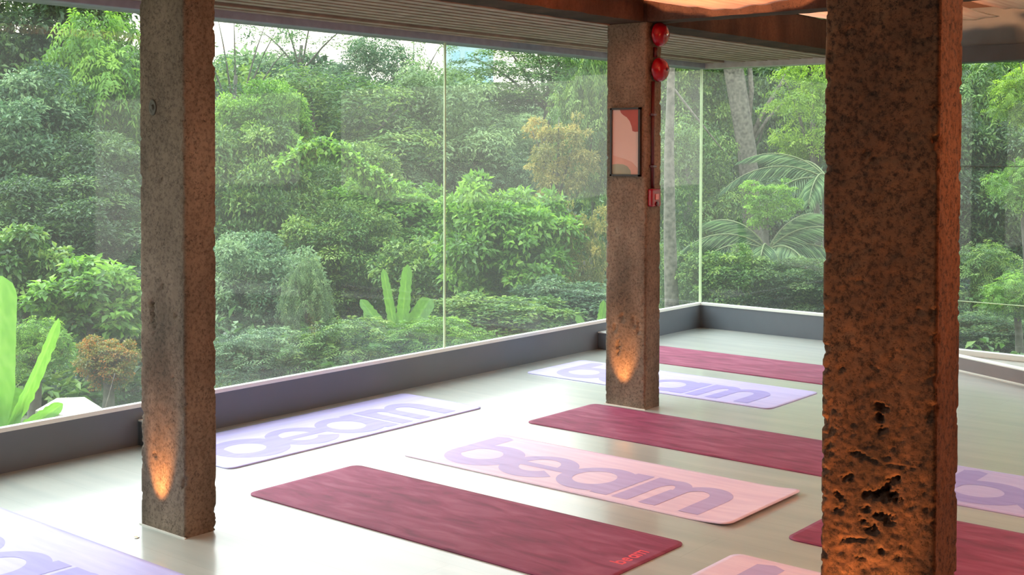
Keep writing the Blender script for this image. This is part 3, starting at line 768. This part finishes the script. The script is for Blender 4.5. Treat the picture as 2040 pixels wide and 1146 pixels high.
PR = {
 'dense':  crown('foliage', 220, 170, .058, rc=(.08, .19)),
 'dense2': crown('foliage', 170, 200, .064, rc=(.09, .22)),
 'fine':   crown('foliage', 170, 170, .05, rc=(.1, .2), spray=4),
 'loose':  crown('foliage', 80, 90, .085, rc=(.08, .17)),
 'sparse': crown('foliage', 40, 55, .055, rc=(.07, .17), reach=1.1),
 'big':    crown('foliage', 60, 80, .19, rc=(.14, .28), aspect=.5, droop=.5),
 'flat':   crown('foliage', 90, 200, .05, rc=(.12, .26), flat=.22, spray=4, droop=.1, reach=1.05),
 'spray':  crown('foliage', 90, 170, .075, rc=(.12, .26), spray=8, aspect=.34, droop=.7, flat=.7),
 'bush':   crown('foliage', 170, 110, .095, rc=(.1, .22), aspect=.5, droop=.3),
}
def trunk_mesh(h, r, lean=(0, 0), name='trunk'):
    bm = bmesh.new(); k = 7
    pts = [(lean[0]*(i/k)**1.4+.04*h*math.sin(i*1.3+r*50)*.3, lean[1]*(i/k)**1.4, -h*(1-i/k)) for i in range(k+1)]
    tube_pts(bm, pts, [r*(1.35-.75*i/k) for i in range(k+1)], 9)
    return bm
def plant(name, label, cat, proto, mat, px, py, hw, hh, depth, rz=None, group=None, branches=0, sink=True, bark='bark_dark', yscale=None):
    c = at(px, py, depth); s = depth/FPX
    g_ = {'dense': (1.25, 1.3), 'dense2': (1.25, 1.3), 'fine': (1.2, 1.2), 'bush': (1.1, 1.15), 'spray': (1.15, 1.2), 'big': (1.1, 1.1)}.get(proto, (1, 1))
    rx, rzz = hw*s*g_[0], hh*s*g_[1]; ry = yscale*rx if yscale else min(rx, max(rzz, rx*.6))
    z0 = gz(c[0], c[1])
    base = empty(name, (c[0], c[1], z0))
    base.rotation_euler = (0, 0, YAW*-1+math.pi*0)      # x axis of the plant runs across the view
    f = link('foliage', PR[proto], LM[mat], base); obj_mat(f, LM[mat])
    f.location = (0, 0, c[2]-z0); f.scale = (rx, ry, rzz)
    if rz is None: rz = rng.choice([0, math.pi])
    f.rotation_euler = (0, 0, rz)
    hgt = c[2]-z0
    if hgt > rzz*.7:
        t = from_bm('trunk', trunk_mesh(hgt+.1, max(.05, min(.22, rx*.05))), MT[bark], base, True); t.location = (0, 0, hgt)
    if branches:
        for k in range(branches):
            bm = bmesh.new(); a = math.pi*(.1+.8*(k+.5)/branches)+rng.uniform(-.1, .1); yy = rng.uniform(-.5, .5)
            e = Vector((math.cos(a)*rx*.9, yy*ry, math.sin(a)*rzz*.85+.05*rzz)); st = Vector((0, 0, -rzz*.9)); mid = st.lerp(e, .5)+Vector((0, 0, .12*rzz))
            r0 = max(.03, rx*.022)
            tube_pts(bm, [st, st.lerp(mid, .5), mid, mid.lerp(e, .5)+Vector((0, 0, .04*rzz)), e], [r0, r0*.8, r0*.65, r0*.45, r0*.2], 7)
            b = from_bm('branch', bm, MT[bark], base, True); b.location = (0, 0, hgt)
    return tag(base, label, cat, group)

T, S_ = 'tree', 'shrub'
# --- far layer (35-55 m)
far = [
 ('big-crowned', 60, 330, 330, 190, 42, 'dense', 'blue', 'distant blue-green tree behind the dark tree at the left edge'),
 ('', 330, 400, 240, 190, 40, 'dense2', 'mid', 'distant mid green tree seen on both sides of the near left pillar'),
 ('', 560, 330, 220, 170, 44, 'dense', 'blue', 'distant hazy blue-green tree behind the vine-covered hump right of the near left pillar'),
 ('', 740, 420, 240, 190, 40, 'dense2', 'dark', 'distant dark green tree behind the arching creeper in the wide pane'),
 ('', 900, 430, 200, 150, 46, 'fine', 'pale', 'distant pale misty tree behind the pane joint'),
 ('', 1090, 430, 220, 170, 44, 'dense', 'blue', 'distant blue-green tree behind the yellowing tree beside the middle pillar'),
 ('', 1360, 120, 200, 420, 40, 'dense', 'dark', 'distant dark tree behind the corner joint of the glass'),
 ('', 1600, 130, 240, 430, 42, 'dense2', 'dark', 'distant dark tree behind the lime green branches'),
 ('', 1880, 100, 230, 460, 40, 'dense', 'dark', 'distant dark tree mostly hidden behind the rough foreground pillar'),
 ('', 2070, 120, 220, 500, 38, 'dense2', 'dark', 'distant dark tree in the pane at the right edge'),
]
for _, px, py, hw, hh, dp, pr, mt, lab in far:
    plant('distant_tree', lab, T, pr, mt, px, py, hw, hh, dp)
# --- middle layer (20-30 m)
mid = [
 (40, 120, 190, 190, 24, 'dense', 'dark', 'dark blue-green tree filling the top left corner of the view', 0),
 (10, 330, 150, 130, 20, 'dense2', 'blue', 'blue-green rounded tree at the left edge, above the banana leaves', 0),
 (215, 200, 120, 190, 22, 'spray', 'bright', 'fresh green feathery tree immediately left of the near left pillar top', 0),
 (170, 420, 150, 120, 20, 'dense', 'dark', 'shadowy dark tree left of the near left pillar at mid height', 0),
 (170, 60, 110, 70, 27, 'sparse', 'dark', 'thin-leaved dark tree with sky gaps in the upper left pane', 4),
 (470, 150, 130, 120, 26, 'sparse', 'blue', 'open-branched tree against the sky just right of the near left pillar top', 7),
 (640, 300, 190, 120, 25, 'fine', 'mid', 'broad fine-leaved green tree below the bright sky gap', 3),
 (750, 200, 95, 95, 27, 'fine', 'blue', 'tapering tree top standing into the bright sky left of the pane joint', 0),
 (600, 90, 120, 60, 29, 'sparse', 'pale', 'lacy pale tree top against the sky below the ceiling slats', 4),
 (820, 150, 90, 80, 29, 'sparse', 'pale', 'lacy reddish-green tree top against the sky left of the pane joint', 3),
 (860, 300, 130, 130, 26, 'fine', 'pale', 'pale feathery tree standing behind the pane joint', 0),
 (530, 290, 85, 100, 19, 'dense', 'bright', 'vine-covered light green hump right of the near left pillar', 0),
 (490, 440, 110, 130, 18, 'dense2', 'mid', 'bushy green tree beside the right edge of the near left pillar', 0),
 (620, 440, 140, 110, 20, 'fine', 'mid', 'soft green tree under the arching creeper', 0),
 (700, 400, 100, 90, 22, 'dense', 'mid', 'rounded green tree below the end of the arching creeper', 0),
 (1090, 150, 175, 78, 27, 'flat', 'mid', 'flat-layered spreading tree crown left of the middle pillar top', 6),
 (960, 200, 110, 40, 28, 'flat', 'blue', 'thin misty layered crown reaching left toward the pane joint', 0),
 (960, 260, 110, 45, 30, 'flat', 'pale', 'lowest pale layer of spreading foliage right of the pane joint', 0),
 (1180, 250, 70, 170, 21, 'spray', 'mid', 'upright green tree hugging the left edge of the middle pillar', 0),
 (1110, 320, 75, 95, 20, 'loose', 'yellow', 'yellowing thin-leaved tree left of the framed print', 3),
 (980, 350, 80, 75, 26, 'spray', 'blue', 'misty blue-green feathery tree between the pane joint and the yellowing tree', 0),
 (1370, 200, 90, 130, 20, 'dense', 'mid', 'green tree between the red bells and the glass corner', 0),
 (1370, 420, 90, 140, 18, 'fine', 'mid', 'mid green tree behind the pale slim trunk', 0),
 (1480, 240, 110, 160, 24, 'loose', 'dark', 'dark loose tree around the thick leaning trunk', 3),
 (1625, 225, 95, 125, 17, 'flat', 'lime', 'bright lime green branches hanging left of the rough pillar', 3),
 (1560, 430, 120, 90, 20, 'spray', 'blue', 'greyish feathery foliage above the palm fronds', 0),
 (1960, 230, 110, 130, 20, 'spray', 'mid', 'mid green tree just right of the rough foreground pillar', 0),
 (2060, 190, 70, 70, 15, 'spray', 'lime', 'lime green spray of leaves at the right edge, near the top', 2),
 (1950, 420, 120, 130, 19, 'dense2', 'dark', 'dark green tree in the right pane at mid height', 0),
 (2045, 370, 60, 60, 15, 'spray', 'bright', 'fresh green leaf spray at the right edge at mid height', 2),
]
for px, py, hw, hh, dp, pr, mt, lab, br in mid:
    plant('tree', lab, T, pr, mt, px, py, hw, hh, dp, branches=br)
# --- near shrubs (10-18 m)
near = [
 (1010, 500, 125, 130, 15, 'bush', 'bright', 'large dome-shaped bright green shrub right of the pane joint'),
 (860, 560, 100, 90, 16, 'bush', 'mid', 'mid green shrub behind the banana plant, left of the dome-shaped shrub'),
 (780, 440, 110, 80, 18, 'bush', 'bright', 'fresh green shrub above the banana plant'),
 (690, 530, 110, 100, 17, 'dense', 'mid', 'rounded dark-gapped shrub left of the banana plant'),
 (1165, 520, 60, 120, 15, 'loose', 'yellow', 'rusty yellow-green shrub against the left side of the middle pillar'),
 (1150, 620, 110, 60, 14, 'bush', 'blue', 'low blue-green bush at the sill left of the middle pillar'),
 (1000, 640, 130, 50, 13, 'bush', 'mid', 'low green bush along the sill right of the pane joint'),
 (860, 680, 110, 50, 12, 'spray', 'bright', 'low ferny bush along the sill left of the pane joint'),
 (700, 690, 120, 60, 12, 'spray', 'mid', 'low ferny green bush in the middle of the wide pane, above the sill'),
 (610, 600, 42, 95, 14, 'spray', 'pale', 'slender young yellow-green tree in front of the dark shrubs'),
 (500, 620, 120, 120, 15, 'dense', 'blue', 'shaded blue-green bush right of the near left pillar'),
 (520, 710, 110, 60, 12, 'spray', 'blue', 'low shaded bush by the sill, right of the near left pillar'),
 (180, 600, 100, 70, 12, 'big', 'bright', 'broad-leaved bright shrub left of the near left pillar'),
 (240, 640, 60, 60, 13, 'big', 'mid', 'broad-leaved green shrub touching the left side of the near left pillar'),
 (50, 540, 75, 75, 13, 'big', 'mid', 'tall broad-leaved shrub with a pale top at the left edge'),
 (120, 480, 150, 90, 17, 'dense2', 'dark', 'dense dark bush behind the broad-leaved shrubs at the left'),
 (70, 690, 60, 60, 10.5, 'spray', 'bright', 'small light green fern behind the large banana leaf'),
 (215, 720, 55, 45, 10, 'bush', 'croton', 'yellow and orange leaved bush beside the near left pillar, above the pale slab'),
 (1440, 560, 80, 60, 13, 'bush', 'mid', 'low green bush in the glass corner above the far parapet'),
 (1590, 580, 100, 50, 13, 'dense', 'dark', 'low dark bush above the far parapet left of the rough pillar'),
 (1530, 405, 60, 50, 14, 'loose', 'bright', 'small lime green bush among the palm fronds'),
 (1350, 560, 60, 80, 14, 'loose', 'mid', 'thin green bush at the foot of the pale slim trunk'),
 (1960, 560, 100, 80, 16, 'spray', 'mid', 'fresh green bush low in the right pane'),
 (2030, 590, 60, 50, 13, 'spray', 'bright', 'bright leafy sprig at the right edge near the horizontal glass line'),
 (1960, 680, 120, 40, 14, 'dense', 'dark', 'dark brownish undergrowth at the foot of the right pane'),
]
for px, py, hw, hh, dp, pr, mt, lab in near:
    plant('shrub', lab, S_, pr, mt, px, py, hw, hh, dp)

# arching creeper (vine hanging in an arc)
pts = [at(*p, 17) for p in ((560, 330), (600, 300), (640, 285), (680, 300), (715, 330), (745, 350), (775, 372))]
pts = [Vector(p) for p in pts]
cr = empty('creeper', pts[0])
bm = bmesh.new(); tube_pts(bm, [p-pts[0] for p in pts], [.035]*len(pts), 6); from_bm('stem', bm, MT['bark_dark'], cr, True)
Q = []
for i in range(2600):
    t = rng.uniform(0, len(pts)-1.001); k = int(t); p = pts[k].lerp(pts[k+1], t-k)-pts[0]
    Q.append((p.x+rng.normal()*.07, p.y+rng.normal()*.07, p.z+rng.normal()*.05-abs(rng.normal())*.05))
Q = np.array(Q); dd_ = sph(len(Q)); dd_[:, 2] -= .5
from_me = leaf_mesh('leaves', Q, dd_, sph(len(Q))*.5+np.array([0, 0, .8]), rng.uniform(.06, .12, len(Q)), rng.uniform(.04, .07, len(Q)), rng.uniform(.3, 1, len(Q)))
link('leaves', from_me, LM['bright'], cr)
tag(cr, 'light green creeper arching diagonally across the wide pane', 'vine')

# banana plants
def banana_leaf(L, W, bend, curl=.35, n=24, tip=.25):
    V = []; m = 5
    for i in range(n+1):
        t = i/n; a = bend*t
        z = L*(math.sin(a)/bend if bend else t); x = L*((1-math.cos(a))/bend if bend else 0)
        # frame: spine goes up z and bends to +x
        w = W*min(1, .25+t*2.2)*(1-.45*max(0, t-.45)*(W < .2))*(.9+.1*math.sin(i*2.7)*(W < .2))*(1 if t < .86 else max(.01, 1-((t-.86)/.14)**2)**.5)
        for j in range(-m, m+1):
            u = j/m
            fold = abs(u)*curl*w*.5; rag = .02*w*math.sin(i*2.1+j)
            nx_, nz_ = -math.cos(a), math.sin(a)
            V.append((x-nx_*0+(-math.cos(a))*fold*1.0+rag, u*w/2, z+math.sin(a)*fold))
    k = 2*m+1; F = [(i*k+j, i*k+j+1, (i+1)*k+j+1, (i+1)*k+j) for i in range(n) for j in range(2*m)]
    tint = [.35+.5*rng.random()*.4+(.15 if (v % k) == m else 0) for v in range(len(V))]
    return np_mesh('leaf', V, F4=F, attr=tint, smooth=True)
def banana(base_px, depth, specs, label, zb=None, mat='banana', stem_r=.05):
    c = at(base_px[0], base_px[1], depth); z0 = gz(c[0], c[1]) if zb is None else zb
    o = empty('banana_plant', (c[0], c[1], z0)); o.rotation_euler = (0, 0, -YAW)
    h = c[2]-z0
    bm = bmesh.new(); tube_pts(bm, [(0, 0, -.05), (0, 0, h*.5), (0, 0, h+.05)], [stem_r*1.3, stem_r, stem_r*.6], 10)
    from_bm('stem', bm, plain('banana_stem', srgb(150, 176, 96), .6, namp=.2), o, True)
    for (Lm, Wm, bend, lean, face) in specs:
        # lean: tilt across the view (radians, + right); face: turn about the leaf's own axis
        lf = link('leaf', banana_leaf(Lm, Wm, bend), LM[mat], o)
        R_ = Matrix.Rotation(lean, 4, 'Y') @ Matrix.Rotation(face, 4, 'Z')
        lf.matrix_local = Matrix.Translation((0, 0, h-.05)) @ R_
    return tag(o, label, 'banana plant')
# the big near leaf at the left edge
banana((-5, 880), 8.2, [(1.15, .30, .12, .0, math.pi*.5), (.95, .12, .25, .52, math.pi*.8), (.5, .12, .6, .95, math.pi*.5), (.42, .26, .5, .18, math.pi*.55)],
       'banana plant with a huge upright light green leaf at the left edge', stem_r=.05)
banana((795, 690), 12.5, [(.85, .11, .15, -.2, math.pi*.5), (.88, .15, .1, .1, math.pi*.55), (.66, .14, .3, -.62, math.pi*.6), (.62, .2, .4, .5, math.pi*.45), (.6, .1, .9, -1.05, math.pi*.3), (.6, .14, .9, .95, math.pi*.3), (.55, .1, 1.0, -1.3, 0.)],
       'small banana plant fanning its leaves in the middle of the wide pane', stem_r=.05, mat='bright')
banana((1188, 690), 12, [(.5, .1, .2, .15, math.pi*.5), (.4, .1, .4, -.5, math.pi*.5)], 'small banana shoot touching the left edge of the middle pillar at the sill', stem_r=.03, mat='bright')

# pale slab and thin cane outside, lower left
c = at(158, 806, 8.6)
bm = bmesh.new()
zt = 0; pl_ = [(-.19, -.30), (-.2, .12), (-.02, .16), (.10, .10), (.20, -.06), (.12, -.30)]
a = [bm.verts.new((x, y, .02-.05*(x > .05))) for x, y in pl_]; b = [bm.verts.new((x*1.02, y*1.02, -.05-.05*(x > .05))) for x, y in pl_]
bm.faces.new(a); bm.faces.new(b[::-1])
for i in range(len(a)): bm.faces.new((a[i], a[(i+1) % len(a)], b[(i+1) % len(a)], b[i]))
zg = gz(c[0], c[1])
bm_box(bm, -.15, .05, -.2, .08, zg-c[2]-.05, -.04)
slab = from_bm('stone_slab', bm, MT['slab']); slab.location = c; slab.rotation_euler = (0, 0, -YAW)
tag(slab, 'pale flat stone slab outside the glass between the banana leaves and the near left pillar', 'stone slab')
p0 = Vector(at(178, 822, 8.7)); p1_ = Vector(at(229, 744, 8.7)); p0.z = min(p0.z, gz(p0.x, p0.y)+.02)
bm = bmesh.new(); tube_pts(bm, [(0, 0, 0), (p1_-p0)*.5, p1_-p0], [.006, .005, .003], 6)
cn = from_bm('cane', bm, MT['bark'], None, True); cn.location = p0
tag(cn, 'thin pale cane leaning up beside the pale stone slab outside', 'stick')

# slim pale trunk, thick leaning trunk
def bare_trunk(pxs, depth, rads, label, forks=()):
    pts = [Vector(at(x, y, depth)) for x, y in pxs]
    pts[0].z = gz(pts[0].x, pts[0].y)-.05
    o = empty('bare_tree', pts[0])
    bm = bmesh.new(); tube_pts(bm, [p-pts[0] for p in pts], rads, 12); from_bm('trunk', bm, MT['bark'], o, True)
    for f in forks:
        q = [Vector(at(x, y, depth))-pts[0] for x, y in f[0]]
        bm = bmesh.new(); tube_pts(bm, q, f[1], 8); from_bm('branch', bm, MT['bark'], o, True)
    return tag(o, label, 'tree')
bare_trunk([(1342, 640), (1338, 600), (1334, 450), (1333, 300), (1337, 150), (1335, 40)], 13, [.075, .075, .064, .052, .04, .03], 'slim pale grey trunk just right of the middle pillar',
           [([(1337, 170), (1380, 225), (1440, 300)], [.014, .011, .007])])
bare_trunk([(1508, 640), (1503, 500), (1488, 300), (1472, 200), (1458, 120), (1448, 20)], 19, [.14, .14, .145, .15, .15, .14], 'thick leaning pale trunk right of the glass corner',
           [([(1498, 270), (1525, 215), (1560, 160), (1590, 90)], [.04, .032, .022, .012]), ([(1500, 280), (1530, 235), (1555, 210), (1600, 180)], [.03, .025, .02, .012]), ([(1490, 250), (1497, 180), (1490, 80)], [.045, .04, .03])])

# palm with arching fronds
def frond(L, droop, n=38, leafl=.38):
    P, D, Nn, Ls = [], [], [], []
    for i in range(n):
        t = (i+1)/n; a = droop*t
        x = L*math.sin(a)/droop*1.0; z = -L*(1-math.cos(a))/droop*1.0
        tan = Vector((math.cos(a), 0, -math.sin(a)))
        for s in (-1, 1):
            ll = leafl*math.sin(math.pi*(.12+.85*t))**.6
            P.append((x, 0, z)); D.append((tan.x*.55, s*1.0, tan.z*.55-.75)); Nn.append((0, 0, 1)); Ls.append(ll*random.uniform(.85, 1.1))
    Ls = np.array(Ls)
    me = leaf_mesh('leaflets', np.array(P), np.array(D), np.array(Nn, float), Ls, np.full(len(Ls), .017), rng.uniform(.2, .95, len(Ls)), .1)
    bm = bmesh.new(); k = 12
    pts = [(L*math.sin(droop*i/k)/droop, 0, -L*(1-math.cos(droop*i/k))/droop) for i in range(k+1)]
    tube_pts(bm, pts, [.010*(1-.8*i/k)+.002 for i in range(k+1)], 6)
    return me, bm
def palm(px, py, depth, fronds, label, mat='blue'):
    c = at(px, py, depth); z0 = gz(c[0], c[1]); h = c[2]-z0
    o = empty('palm', (c[0], c[1], z0)); o.rotation_euler = (0, 0, -YAW)
    bm = bmesh.new(); tube_pts(bm, [(0, 0, -.05), (.03, 0, h*.5), (0, 0, h)], [.11, .09, .08], 10); from_bm('trunk', bm, MT['bark_dark'], o, True)
    for az, el, L, dr in fronds:
        me, bm = frond(L, dr)
        f = from_bm('frond', bm, plain('frond_rib', srgb(96, 110, 66), .6), o, True)
        f.matrix_local = Matrix.Translation((0, 0, h)) @ Matrix.Rotation(az, 4, 'Z') @ Matrix.Rotation(-el, 4, 'Y')
        link('leaflets', me, LM[mat], f)
    return tag(o, label, 'palm')
palm(1530, 500, 14, [(0, .9, 1.1, 1.5), (math.pi, .75, 1.2, 1.7), (math.pi*1.1, .5, 1.0, 1.4), (-.3, .5, 1.0, 1.3), (math.pi*.75, 1.0, 1.0, 1.4), (.5, 1.1, .9, 1.2), (math.pi*1.4, .6, .9, 1.5), (-1.2, .5, .9, 1.4)],
     'grey-green palm with arching fronds above the far parapet')
palm(1650, 360, 16, [(math.pi, .6, 1.5, 1.4), (math.pi*.85, .9, 1.3, 1.4), (math.pi*1.15, .3, 1.4, 1.4), (0, .6, 1.3, 1.3), (math.pi*1.35, .5, 1.2, 1.5), (.4, .9, 1.2, 1.3), (math.pi*.6, .8, 1.1, 1.3)],
     'taller pale palm whose fronds hang out from behind the rough pillar')

# undergrowth: tangled mounds of leaves that nobody could count
for nm, mk, M_, lo, hi, lab in (('undergrowth', 'mid', 330, 11.5, 36, 'mid green tangled undergrowth covering the ground outside the glass'),
                                ('undergrowth', 'blue', 260, 12.5, 38, 'blue-green tangled undergrowth in the shade outside the glass'),
                                ('undergrowth', 'dark', 260, 14, 40, 'dark tangled undergrowth between the shrubs outside the glass')):
    Q, Dq, Tq, Sq = [], [], [], []
    for _ in range(M_):
        v_ = rng.uniform(lo, hi); u_ = rng.uniform(-.48, .48)*v_
        X = FW[0]*v_+RT[0]*u_; Y = FW[1]*v_+RT[1]*u_
        r_ = rng.uniform(.35, .8)*(.6+v_*.035)
        if not (X < WX-.9-r_ or Y > FY+.9+r_): continue
        z_ = gz(X, Y)+rng.uniform(-.1, .35)*(v_-8)*.09
        d = sph(300); d[:, 2] = np.abs(d[:, 2])
        rr = r_*rng.uniform(.55, 1.1, 300)
        Q.append(np.array([X, Y, z_])+d*rr[:, None]); Dq.append(d+rng.normal(size=d.shape)*.5-np.array([0, 0, .3])); Tq.append(np.clip(rng.normal(rng.uniform(.2, .6), .12, 300), 0, 1)); Sq.append(np.full(300, (.07+.004*v_)))
    Q, Dq, Tq, Sq = np.vstack(Q), np.vstack(Dq), np.concatenate(Tq), np.concatenate(Sq)
    lm = leaf_mesh(nm, Q, Dq, Dq*.6+np.array([0, 0, .6])+sph(len(Q))*.3, Sq*rng.uniform(.7, 1.4, len(Q)), Sq*.5, Tq)
    tag(link(nm, lm, LM[mk]), lab, 'undergrowth', None, 'stuff')

# distant pale blue building
c = at(935, 130, 90)
o = empty('building', (c[0], c[1], gz(c[0], c[1]))); o.rotation_euler = (0, 0, -YAW)
hh = c[2]+1.5-o.location.z
box('block', -1.7, 1.7, 0, 4, -1, hh, MT['building'], o)
box('parapet', -1.8, 1.8, -.1, 4.1, hh, hh+.3, MT['white_trim'], o)
for i in range(3):
    for j in range(2):
        box('window', -1.3+i*1.0, -.7+i*1.0, -.04, .05, hh-1.2-j*1.8, hh-.5-j*1.8, plain('far_window', srgb(150, 190, 205), .3), o)
tag(o, 'pale blue building far away, showing through the trees right of the pane joint', 'building')

# ================================================================== LIGHT
w = bpy.data.worlds.new('sky'); bpy.context.scene.world = w; w.use_nodes = True
nt = w.node_tree; bg = nt.nodes['Background']
tc = N(nt, 'ShaderNodeTexCoord'); sp = N(nt, 'ShaderNodeSeparateXYZ'); nt.links.new(tc.outputs['Generated'], sp.inputs[0])
r = ramp(nt, sp.outputs['Z'], [(0., (.5, .47, .41, 1)), (.12, (.53, .51, .46, 1)), (.45, (.74, .82, .88, 1)), (1., (.86, .97, 1.0, 1))])
nt.links.new(r.outputs[0], bg.inputs[0]); bg.inputs[1].default_value = 4.2
sun = bpy.data.lights.new('sun', 'SUN'); sun.energy = 4.3; sun.angle = math.radians(46); sun.color = (.95, .98, .98)
so = bpy.data.objects.new('sun', sun); C.objects.link(so)
so.rotation_euler = Vector((.76, .12, -.78)).to_track_quat('-Z', 'Y').to_euler()
def area(name, loc, to, sx, sy, power, col):
    L = bpy.data.lights.new(name, 'AREA'); L.shape = 'RECTANGLE'; L.size = sx; L.size_y = sy; L.energy = power; L.color = col
    o = bpy.data.objects.new(name, L); C.objects.link(o); o.location = loc
    o.rotation_euler = (Vector(to)-Vector(loc)).to_track_quat('-Z', 'Y').to_euler(); return o
def pt(name, loc, power, col, r=.1):
    L = bpy.data.lights.new(name, 'POINT'); L.energy = power; L.color = col; L.shadow_soft_size = r
    o = bpy.data.objects.new(name, L); C.objects.link(o); o.location = loc; return o
pt('fabric_lamp', (-3.1, 5.0, 2.75), 260, (1, .44, .2), .12)
pt('fabric_lamp', (-3.3, 7.6, 2.75), 90, (1, .46, .22), .12)
pt('warm_lamp', (.6, 3.9, 1.85), 135, (1, .29, .10), .15)
area('ceiling_fill', (-.6, 3.9, 2.85), (-.9, 3.9, 0), 1.6, 1.6, 42, (1, .66, .40))  # unseen fill light, added to warm the floor at the right
area('ceiling_fill', (-2.4, 1.2, 2.85), (-2.4, 1.2, 0), 1.6, 2.0, 20, (1, .86, .72))  # unseen fill light, added to lift the pillar fronts and near floor

# ------------------------------------------------------------------ view
sc_ = bpy.context.scene
sc_.view_settings.view_transform = 'Standard'; sc_.view_settings.look = 'None'; sc_.view_settings.gamma = 1
sc_.view_settings.use_curve_mapping = False
sc_.view_settings.exposure = 0.12
sc_.cycles.max_bounces = 8; sc_.cycles.diffuse_bounces = 4; sc_.cycles.transparent_max_bounces = 16
sc_.cycles.sample_clamp_indirect = 6
sc_.cycles.caustics_reflective = False; sc_.cycles.caustics_refractive = False
